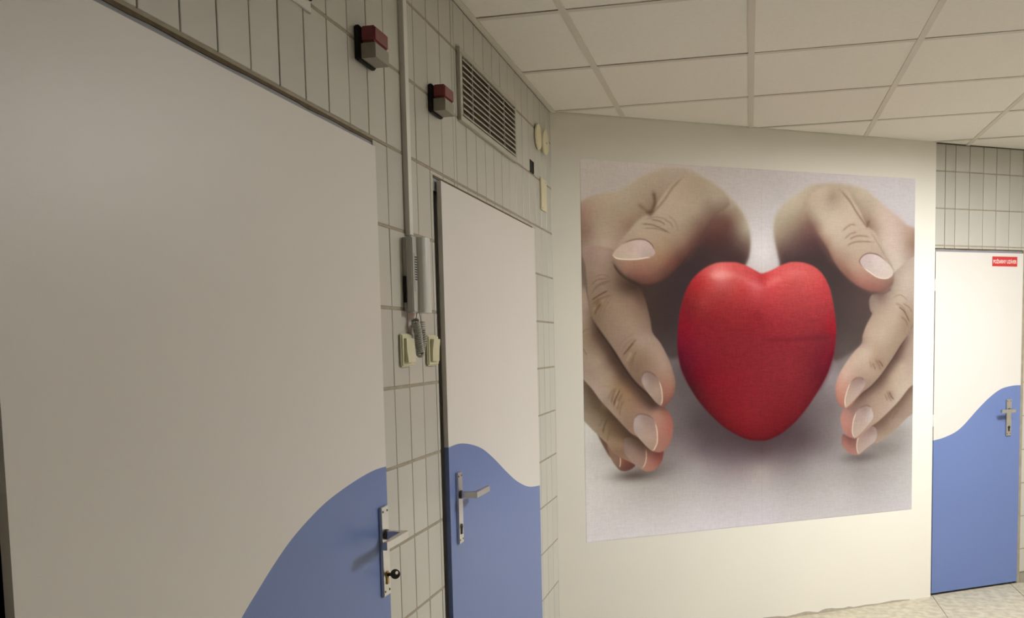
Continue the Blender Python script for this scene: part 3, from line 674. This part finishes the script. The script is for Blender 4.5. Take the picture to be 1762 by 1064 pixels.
 ('fill',[(1984,1110),(1944,1152),(1813,1266),(1684,1346),(1618,1388),(1545,1398),(1507,1388),(1499,1432),(1519,1468),(1561,1498),(1608,1506),(1642,1492),(1693,1456),(1744,1446),(1799,1418),(1866,1376),(1930,1326),(2039,1243),(2036,1080)],3.6,[(1957,1190,160,135,118),(1970,1256,170,148,132),(1897,1253,150,125,108),(1858,1316,165,142,125),(1778,1346,140,115,100),(1799,1394,165,140,122),(1740,1424,170,145,128),(1526,1434,165,112,102),(1565,1478,170,118,108),(1553,1414,130,84,78)],[]),
 ('stroke',[(1992,1110),(1936,1170),(1817,1282),(1692,1364),(1622,1408)],32.6,(112,86,74),0.75),
 ('stroke',[(1838,1322),(1857,1290),(1881,1272)],4.7,(120,95,80),0.5),
 ('blob',1857,1303,40,29,(140,114,98),0.4),
 ('fill',[(1603,1406),(1649,1370),(1696,1354),(1726,1366),(1735,1400),(1720,1438),(1662,1474),(1610,1503),(1598,1459)],2.8,[(1642,1418,172,144,134),(1700,1380,158,130,120),(1631,1472,186,160,148),(1712,1412,186,164,156)],[]),
 ('stroke',[(1614,1402),(1601,1438),(1600,1470),(1610,1503)],3.2,(228,202,186),0.9),
 ('fill',[(2031,722),(1956,844),(1892,912),(1763,1068),(1636,1166),(1544,1232),(1506,1255),(1491,1296),(1503,1356),(1534,1396),(1576,1414),(1618,1408),(1684,1360),(1743,1328),(1813,1278),(1884,1220),(1944,1158),(2036,1070)],3.6,[(1964,867,180,155,138),(1933,932,172,147,130),(1865,978,122,100,90),(1894,1026,190,165,145),(1955,1060,195,172,155),(1835,1090,185,158,138),(1756,1104,128,104,92),(1796,1152,175,148,128),(1718,1188,165,138,120),(1876,1172,200,178,160),(1817,1218,190,165,148),(1738,1262,180,152,135),(1640,1210,148,120,106),(1582,1249,148,116,106),(1699,1316,175,148,130),(1525,1285,180,130,118),(1514,1348,190,130,118),(1553,1392,175,122,110)],[]),
 ('stroke',[(1964,841),(1893,920),(1834,996),(1764,1082),(1690,1142),(1620,1184),(1559,1239)],28.5,(100,76,66),0.8),
 ('stroke',[(1816,1166),(1828,1192),(1848,1212)],4.7,(112,84,70),0.8),
 ('stroke',[(1800,1160),(1816,1198),(1833,1224)],7.2,(140,112,96),0.5),
 ('stroke',[(1784,1178),(1805,1218)],5.0,(140,114,98),0.6),
 ('blob',1824,1186,24,23,(140,112,95),0.5),
 ('fill',[(1590,1277),(1619,1250),(1660,1237),(1690,1247),(1707,1282),(1705,1312),(1672,1348),(1621,1394),(1586,1412),(1568,1382),(1574,1324)],2.9,[(1621,1280,175,148,140),(1660,1259,165,138,130),(1691,1283,198,178,172),(1641,1322,188,162,150),(1595,1374,192,168,152)],[]),
 ('stroke',[(1617,1251),(1660,1237),(1691,1247)],4.3,(125,96,86),0.6),
 ('stroke',[(1594,1272),(1575,1322),(1569,1380),(1584,1412)],3.2,(236,212,196),0.95),
 ('fill',[(2026,418),(2031,738),(1971,796),(1948,847),(1892,912),(1834,986),(1763,1068),(1694,1130),(1636,1166),(1567,1226),(1529,1244),(1494,1239),(1464,1198),(1456,1132),(1474,1072),(1519,1007),(1576,944),(1626,900),(1633,856),(1656,802),(1694,740),(1682,718),(1674,670),(1693,636),(1802,604),(1840,515)],3.9,[(1712,664,150,128,116),(1771,706,178,153,136),(1751,636,128,105,96),(1889,610,200,178,160),(1850,674,195,172,152),(1930,706,185,160,142),(1752,768,190,165,145),(1851,769,192,168,148),(1923,786,165,138,118),(1675,847,195,165,145),(1773,864,195,172,150),(1853,904,170,145,125),(1645,894,185,155,138),(1657,942,205,180,160),(1735,960,180,152,130),(1794,976,170,145,125),(1580,1003,205,175,155),(1658,1036,190,162,140),(1716,1060,178,150,130),(1524,1064,210,172,155),(1600,1082,178,146,130),(1479,1126,205,150,132),(1487,1204,190,130,115),(1505,1158,195,140,122),(1678,1124,162,135,118),(1928,546,208,186,170),(1977,642,196,174,160)],[(150,21.4,0.15)]),
 ('blob',1751,1010,36,32,(158,128,106),0.5),
 ('stroke',[(1719,984),(1743,1016),(1755,1048)],7.1,(140,112,94),0.5),
 ('stroke',[(1681,995),(1697,1034)],6.3,(150,122,104),0.5),
 ('blob',1922,754,36,46,(168,140,120),0.5),
 ('stroke',[(1850,680),(1898,700),(1930,744)],6.4,(150,122,104),0.5),
 ('stroke',[(1743,994),(1759,1010),(1771,1030)],3.9,(112,84,66),0.8),
 ('stroke',[(1700,1005),(1712,1025),(1720,1044)],3.9,(130,102,84),0.7),
 ('blob',1728,1006,39,29,(160,128,105),0.35),
 ('stroke',[(1874,700),(1914,728),(1951,786)],3.9,(112,86,70),0.75),
 ('stroke',[(1901,680),(1946,704),(1966,732)],4.0,(140,112,95),0.6),
 ('stroke',[(1834,648),(1889,636),(1937,668)],3.6,(160,132,115),0.6),
 ('stroke',[(1890,754),(1923,776),(1939,808)],5.0,(130,104,86),0.5),
 ('stroke',[(1956,841),(1893,914),(1834,990),(1763,1072),(1694,1134),(1632,1172),(1574,1220)],4.9,(88,66,58),0.75),
 ('fill',[(1561,1104),(1589,1086),(1623,1086),(1647,1096),(1653,1122),(1624,1162),(1578,1206),(1527,1244),(1517,1226),(1521,1188),(1538,1142)],2.9,[(1589,1114,168,138,128),(1627,1102,160,132,122),(1589,1162,188,160,148),(1544,1206,192,166,148),(1635,1128,180,156,148)],[]),
 ('stroke',[(1562,1104),(1589,1086),(1623,1084),(1647,1096)],3.9,(130,98,86),0.6),
 ('stroke',[(1554,1110),(1532,1156),(1519,1206),(1525,1240)],3.1,(240,214,194),0.95),
 ('fill',[(1261,196),(1286,129),(1333,86),(1424,60),(1517,71),(1566,133),(1612,193),(1655,264),(1709,298),(1744,348),(1776,406),(1812,454),(1836,500),(1837,566),(1802,604),(1751,620),(1685,617),(1615,596),(1547,559),(1490,513),(1441,458),(1404,398),(1355,338),(1308,285)],7.4,[(1387,95,190,170,150),(1424,124,168,146,128),(1315,159,188,168,148),(1351,232,190,170,150),(1462,213,200,180,160),(1536,151,195,175,155),(1388,308,192,168,148),(1315,273,150,122,106),(1500,304,200,178,160),(1594,301,195,170,152),(1444,366,190,165,145),(1396,367,160,124,108),(1538,395,190,165,145),(1652,362,195,172,152),(1698,392,192,168,150),(1475,464,160,120,104),(1576,487,185,150,130),(1615,549,175,125,110),(1692,579,165,115,102),(1770,592,158,112,100),(1531,534,145,100,88),(1829,569,150,115,100),(1788,454,190,165,148)],[(80,20.2,0.15)]),
 ('stroke',[(1286,261),(1344,332),(1396,410),(1456,484)],19.5,(120,84,76),0.4),
 ('blob',1286,285,58,42,(120,90,82),0.4),
 ('stroke',[(1476,79),(1540,135),(1585,192),(1628,242),(1655,272)],6.8,(132,106,88),0.65),
 ('stroke',[(1674,237),(1662,256),(1655,276)],8.4,(125,96,80),0.7),
 ('stroke',[(1682,296),(1740,372),(1780,426)],5.5,(165,138,120),0.5),
 ('stroke',[(1494,301),(1526,276),(1556,262),(1588,265)],5.1,(138,110,94),0.5),
 ('stroke',[(1510,340),(1549,312),(1590,301)],5.2,(138,110,94),0.5),
 ('stroke',[(1541,342),(1596,321),(1674,324)],5.6,(132,104,88),0.52),
 ('stroke',[(1527,377),(1564,358),(1629,350),(1698,352)],5.3,(130,102,86),0.52),
 ('fill',[(1610,462),(1622,434),(1652,416),(1691,412),(1737,422),(1780,450),(1816,478),(1836,509),(1824,534),(1785,544),(1731,538),(1680,514),(1634,486)],2.8,[(1652,450,208,184,180),(1710,454,218,196,190),(1749,480,220,200,192),(1789,510,220,198,186),(1691,492,212,190,180)],[]),
 ('stroke',[(1634,490),(1610,460),(1622,434),(1652,416),(1691,412),(1737,422),(1780,450)],3.8,(128,98,86),0.8),
 ('stroke',[(1630,486),(1680,515),(1731,540),(1785,546),(1824,534)],3.9,(244,224,210),0.95),
 ('stroke',[(1693,630),(1770,626),(1825,601)],7.1,(112,86,76),0.6),
 ('blob',993,1374,245,66,(62,46,48),0.6),
 ('blob',1064,1418,344,66,(90,74,76),0.4),
 ('fill',[(998,527),(960,513),(909,490),(851,474),(790,472),(729,478),(663,505),(596,557),(550,630),(523,716),(509,817),(508,918),(527,1006),(566,1086),(618,1164),(684,1237),(768,1310),(854,1360),(923,1386),(986,1394),(1036,1392),(1118,1362),(1208,1301),(1281,1228),(1348,1144),(1403,1060),(1440,968),(1458,876),(1458,782),(1442,690),(1416,597),(1371,526),(1316,487),(1250,468),(1178,466),(1118,482),(1058,509)],4.2,[(756,541,222,120,118),(806,512,215,95,92),(705,556,196,82,80),(622,586,166,46,48),(573,658,128,36,40),(960,584,205,90,92),(1065,553,215,85,85),(1047,613,195,70,72),(1207,522,212,92,90),(1171,568,200,82,80),(1316,551,206,86,83),(1371,612,190,66,70),(1409,704,164,56,60),(891,614,185,65,65),(789,614,175,70,68),(721,702,142,42,45),(960,734,145,42,48),(555,788,125,24,36),(528,904,105,20,38),(620,906,118,28,40),(788,880,127,36,42),(959,912,129,38,44),(1136,794,150,46,52),(1244,674,172,64,66),(1317,796,148,48,54),(1428,828,152,32,44),(1436,952,125,25,42),(1355,1043,108,30,40),(1208,1039,134,42,48),(959,1094,130,36,42),(685,1084,118,24,34),(602,1051,98,18,30),(786,1206,120,28,34),(958,1244,128,35,40),(1208,1224,118,32,38),(1100,1312,116,28,34),(888,1332,124,28,34),(976,1372,118,28,34),(874,526,205,85,84),(995,548,190,60,62),(655,674,150,52,51),(589,716,120,34,38),(585,1104,78,28,33),(547,1021,84,24,34),(1410,859,128,40,48)],[(100,32.5,0.25)]),
 ('stroke',[(773,527),(857,543),(943,584),(1023,607)],16.2,(220,125,120),0.35),
 ('stroke',[(1047,589),(1118,553),(1207,546)],16.2,(228,112,108),0.35),
 ('stroke',[(1001,871),(1208,868),(1454,859)],13.2,(105,28,36),0.4),
 ('stroke',[(754,808),(959,822)],9.8,(110,26,34),0.25),
 ('stroke',[(695,551),(756,533),(830,538)],21.9,(232,140,136),0.45),
 ('stroke',[(521,904),(540,1006),(592,1104)],15.3,(80,16,32),0.4),
 ('stroke',[(1451,922),(1407,1045),(1333,1156)],17.2,(88,24,34),0.4),
 ('blob',749,536,52,23,(240,165,158),0.5),
 ('blob',1200,522,77,21,(235,130,124),0.4),
 ('stroke',[(1023,590),(1065,562),(1118,547)],16.6,(236,140,134),0.35),
]
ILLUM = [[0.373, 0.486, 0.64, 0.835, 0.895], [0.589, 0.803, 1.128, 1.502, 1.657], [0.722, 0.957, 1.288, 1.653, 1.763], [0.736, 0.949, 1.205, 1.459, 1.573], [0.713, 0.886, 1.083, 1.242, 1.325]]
PRINT_TINT = (0.97, 1.015, 1.06)

MW, MH = 1.980, 1.840                # metres; data in millimetres, x right, y down from the top left corner
M_S0, M_Z1 = 0.143, 2.3615
def catmull_closed(p, n=5):
    p = np.array(p, float); N = len(p); t = np.linspace(0, 1, n, endpoint=False)[:, None]; out = []
    for i in range(N):
        a, b, c, d = p[i-1], p[i], p[(i+1) % N], p[(i+2) % N]
        # centripetal-like damping on long edges keeps corners from overshooting
        m1, m2 = (c-a)*0.42, (d-b)*0.42; l = np.linalg.norm(c-b)
        for m in (m1, m2):
            k = np.linalg.norm(m)
            if k > l*1.1 and k > 0: m *= l*1.1/k
        h00 = 2*t**3-3*t**2+1; h10 = t**3-2*t**2+t; h01 = -2*t**3+3*t**2; h11 = t**3-t**2
        out.append(h00*b+h10*m1+h01*c+h11*m2)
    return np.concatenate(out)
def smooth_line(p, n=6):
    return np.array(spl([tuple(q) for q in p], n), float)
def seg_dist(X, Y, pts, closed):
    d2 = np.full(X.shape, 1e12); ins = np.zeros(X.shape, bool); tt = np.zeros(X.shape); N = len(pts)
    M = N if closed else N-1
    for i in range(M):
        x0, y0 = pts[i]; x1, y1 = pts[(i+1) % N]; dx, dy = x1-x0, y1-y0; l2 = dx*dx+dy*dy+1e-9
        t = np.clip(((X-x0)*dx+(Y-y0)*dy)/l2, 0, 1); q = (X-x0-t*dx)**2+(Y-y0-t*dy)**2
        k = q < d2; d2 = np.where(k, q, d2); tt = np.where(k, (i+t)/M, tt)
        if closed:
            c = ((y0 > Y) != (y1 > Y))
            with np.errstate(divide='ignore', invalid='ignore'):
                xi = x0 + (Y-y0)*dx/(dy if dy != 0 else 1e-9)
            ins ^= c & (X < xi)
    return np.sqrt(d2), ins, tt
def lin(a):
    a = np.asarray(a, float)/255; return np.where(a <= 0.04045, a/12.92, ((a+0.055)/1.055)**2.4)
def interp(X, Y, smp, c=16.0, ridge=1.0):
    """smooth multiquadric surface through the colour samples"""
    s = np.array(smp, float); P_ = s[:, :2]; col = s[:, 2:5]; mean = col.mean(0)
    if len(s) == 1: return np.broadcast_to(col[0], X.shape+(3,)).copy()
    K = -np.sqrt(((P_[:, None]-P_[None])**2).sum(-1)+c*c)
    n = len(s); Mx = np.zeros((n+1, n+1)); Mx[:n, :n] = K+np.eye(n)*ridge; Mx[:n, n] = 1; Mx[n, :n] = 1
    W = np.linalg.solve(Mx, np.vstack([col, np.zeros((1, 3))]))
    C = np.zeros(X.shape+(3,))+W[n]
    for i in range(n):
        C -= np.sqrt((X-P_[i, 0])**2+(Y-P_[i, 1])**2+c*c)[..., None]*W[i]
    return np.clip(C, col.min(0)-6, col.max(0)+6)
def paint(nx, ny):
    x = np.linspace(0, MW*1000, nx); y = np.linspace(0, MH*1000, ny); X, Y = np.meshgrid(x, y)
    img = interp(X, Y, BG)
    for op in OPS:
        if op[0] == 'fill':
            _, poly, soft, smp, edge = op; pts = catmull_closed(poly); pad = soft*3+3
        elif op[0] == 'stroke':
            _, line, w, rgb, alpha = op; pts = smooth_line(line); pad = w*3+3
        else:
            _, bx_, by_, rx, ry, rgb, alpha = op; pts = np.array([(bx_-2.6*rx, by_-2.6*ry), (bx_+2.6*rx, by_+2.6*ry)]); pad = 0
        x0, y0 = pts.min(0)-pad; x1, y1 = pts.max(0)+pad
        i0, i1 = np.searchsorted(x, (x0, x1)); j0, j1 = np.searchsorted(y, (y0, y1))
        if i1 <= i0 or j1 <= j0: continue
        sx, sy = X[j0:j1, i0:i1], Y[j0:j1, i0:i1]; v = img[j0:j1, i0:i1]
        if op[0] == 'fill':
            d, ins, _ = seg_dist(sx, sy, pts, True); sd = np.where(ins, d, -d)
            al = 1/(1+np.exp(-np.clip(sd/(soft*0.45), -40, 40)))
            c = interp(sx, sy, smp)
            for (ang, wd_, am) in edge:
                g = np.exp(-np.clip(sd, 0, None)/wd_)
                if ang is not None:
                    gy, gx = np.gradient(sd, y[1]-y[0], x[1]-x[0]) if min(sd.shape) > 2 else (0*sd, 0*sd)
                    g = g*np.clip(-(gx*math.cos(math.radians(ang))+gy*math.sin(math.radians(ang))), 0, 1)
                c = c*(1-am*g)[..., None]
            img[j0:j1, i0:i1] = v*(1-al[..., None]) + c*al[..., None]
        elif op[0] == 'stroke':
            d, _, t = seg_dist(sx, sy, pts, False)
            al = alpha*np.exp(-(d/w)**2)*np.clip(np.minimum(t, 1-t)*6, 0.25, 1)
            img[j0:j1, i0:i1] = v*(1-al[..., None]) + np.array(rgb, float)*al[..., None]
        else:
            al = alpha*np.exp(-((sx-bx_)/rx)**2-((sy-by_)/ry)**2)
            img[j0:j1, i0:i1] = v*(1-al[..., None]) + np.array(rgb, float)*al[..., None]
    # canvas weave and print grain
    rng = np.random.default_rng(3)
    g1 = rng.normal(0, 1, (ny, nx)); k = 9
    hz = np.apply_along_axis(lambda r: np.convolve(r, np.ones(k)/k, 'same'), 1, rng.normal(0, 1, (ny, nx)))*2.2
    vt = np.apply_along_axis(lambda r: np.convolve(r, np.ones(k)/k, 'same'), 0, rng.normal(0, 1, (ny, nx)))*2.2
    red = np.clip((img[..., 0]-2.0*img[..., 1])/40, 0, 1)
    img = img*(1+(0.010*g1+0.013*hz+0.010*vt)*(1+1.6*red))[..., None]
    img[:, int(nx*0.502)] *= 0.965
    return np.clip(img, 0, 255), X, Y
NX, NY = 580, 600
IMG, MX_, MY_ = paint(NX, NY)
E4 = np.array(ILLUM, float)          # this scene's light on the print; dividing paints a lighting correction into the colours
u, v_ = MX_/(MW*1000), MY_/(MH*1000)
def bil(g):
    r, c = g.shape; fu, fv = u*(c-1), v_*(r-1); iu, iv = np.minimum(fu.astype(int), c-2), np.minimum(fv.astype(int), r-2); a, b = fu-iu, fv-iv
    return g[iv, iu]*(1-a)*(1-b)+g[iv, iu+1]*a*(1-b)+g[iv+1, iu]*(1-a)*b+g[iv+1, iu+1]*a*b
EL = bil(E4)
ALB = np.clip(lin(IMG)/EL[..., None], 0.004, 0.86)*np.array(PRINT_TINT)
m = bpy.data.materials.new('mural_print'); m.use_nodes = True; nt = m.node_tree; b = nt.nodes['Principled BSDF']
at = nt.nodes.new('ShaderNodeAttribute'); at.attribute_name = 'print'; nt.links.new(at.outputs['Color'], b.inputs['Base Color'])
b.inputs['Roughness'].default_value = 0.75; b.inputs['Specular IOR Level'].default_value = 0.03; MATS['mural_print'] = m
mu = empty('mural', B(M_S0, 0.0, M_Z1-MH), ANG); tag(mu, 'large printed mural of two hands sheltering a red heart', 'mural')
split = int(NX*0.502)
for (c0, c1) in ((0, split), (split-1, NX)):
    xs = np.linspace(0, MW, NX)[c0:c1].copy(); zs = MH-np.linspace(0, MH, NY)
    GX, GZ = np.meshgrid(xs, zs); n0, n1 = GX.shape
    GY = np.full(GX.shape, -0.0012); GY[0, :] = GY[-1, :] = -0.0002; GY[:, 0 if c0 == 0 else -1] = -0.0002
    co = np.stack([GX, GY, GZ], -1).reshape(-1, 3).astype(np.float32)
    idx = np.arange(n0*n1).reshape(n0, n1); q = np.stack([idx[:-1, :-1], idx[1:, :-1], idx[1:, 1:], idx[:-1, 1:]], -1).reshape(-1, 4).astype(np.int32)
    me = bpy.data.meshes.new('printed_sheet'); me.vertices.add(len(co)); me.vertices.foreach_set('co', co.ravel())
    me.loops.add(q.size); me.loops.foreach_set('vertex_index', q.ravel()); me.polygons.add(len(q))
    me.polygons.foreach_set('loop_start', np.arange(0, q.size, 4, dtype=np.int32))
    me.update(calc_edges=True)
    ca = me.color_attributes.new('print', 'FLOAT_COLOR', 'POINT')
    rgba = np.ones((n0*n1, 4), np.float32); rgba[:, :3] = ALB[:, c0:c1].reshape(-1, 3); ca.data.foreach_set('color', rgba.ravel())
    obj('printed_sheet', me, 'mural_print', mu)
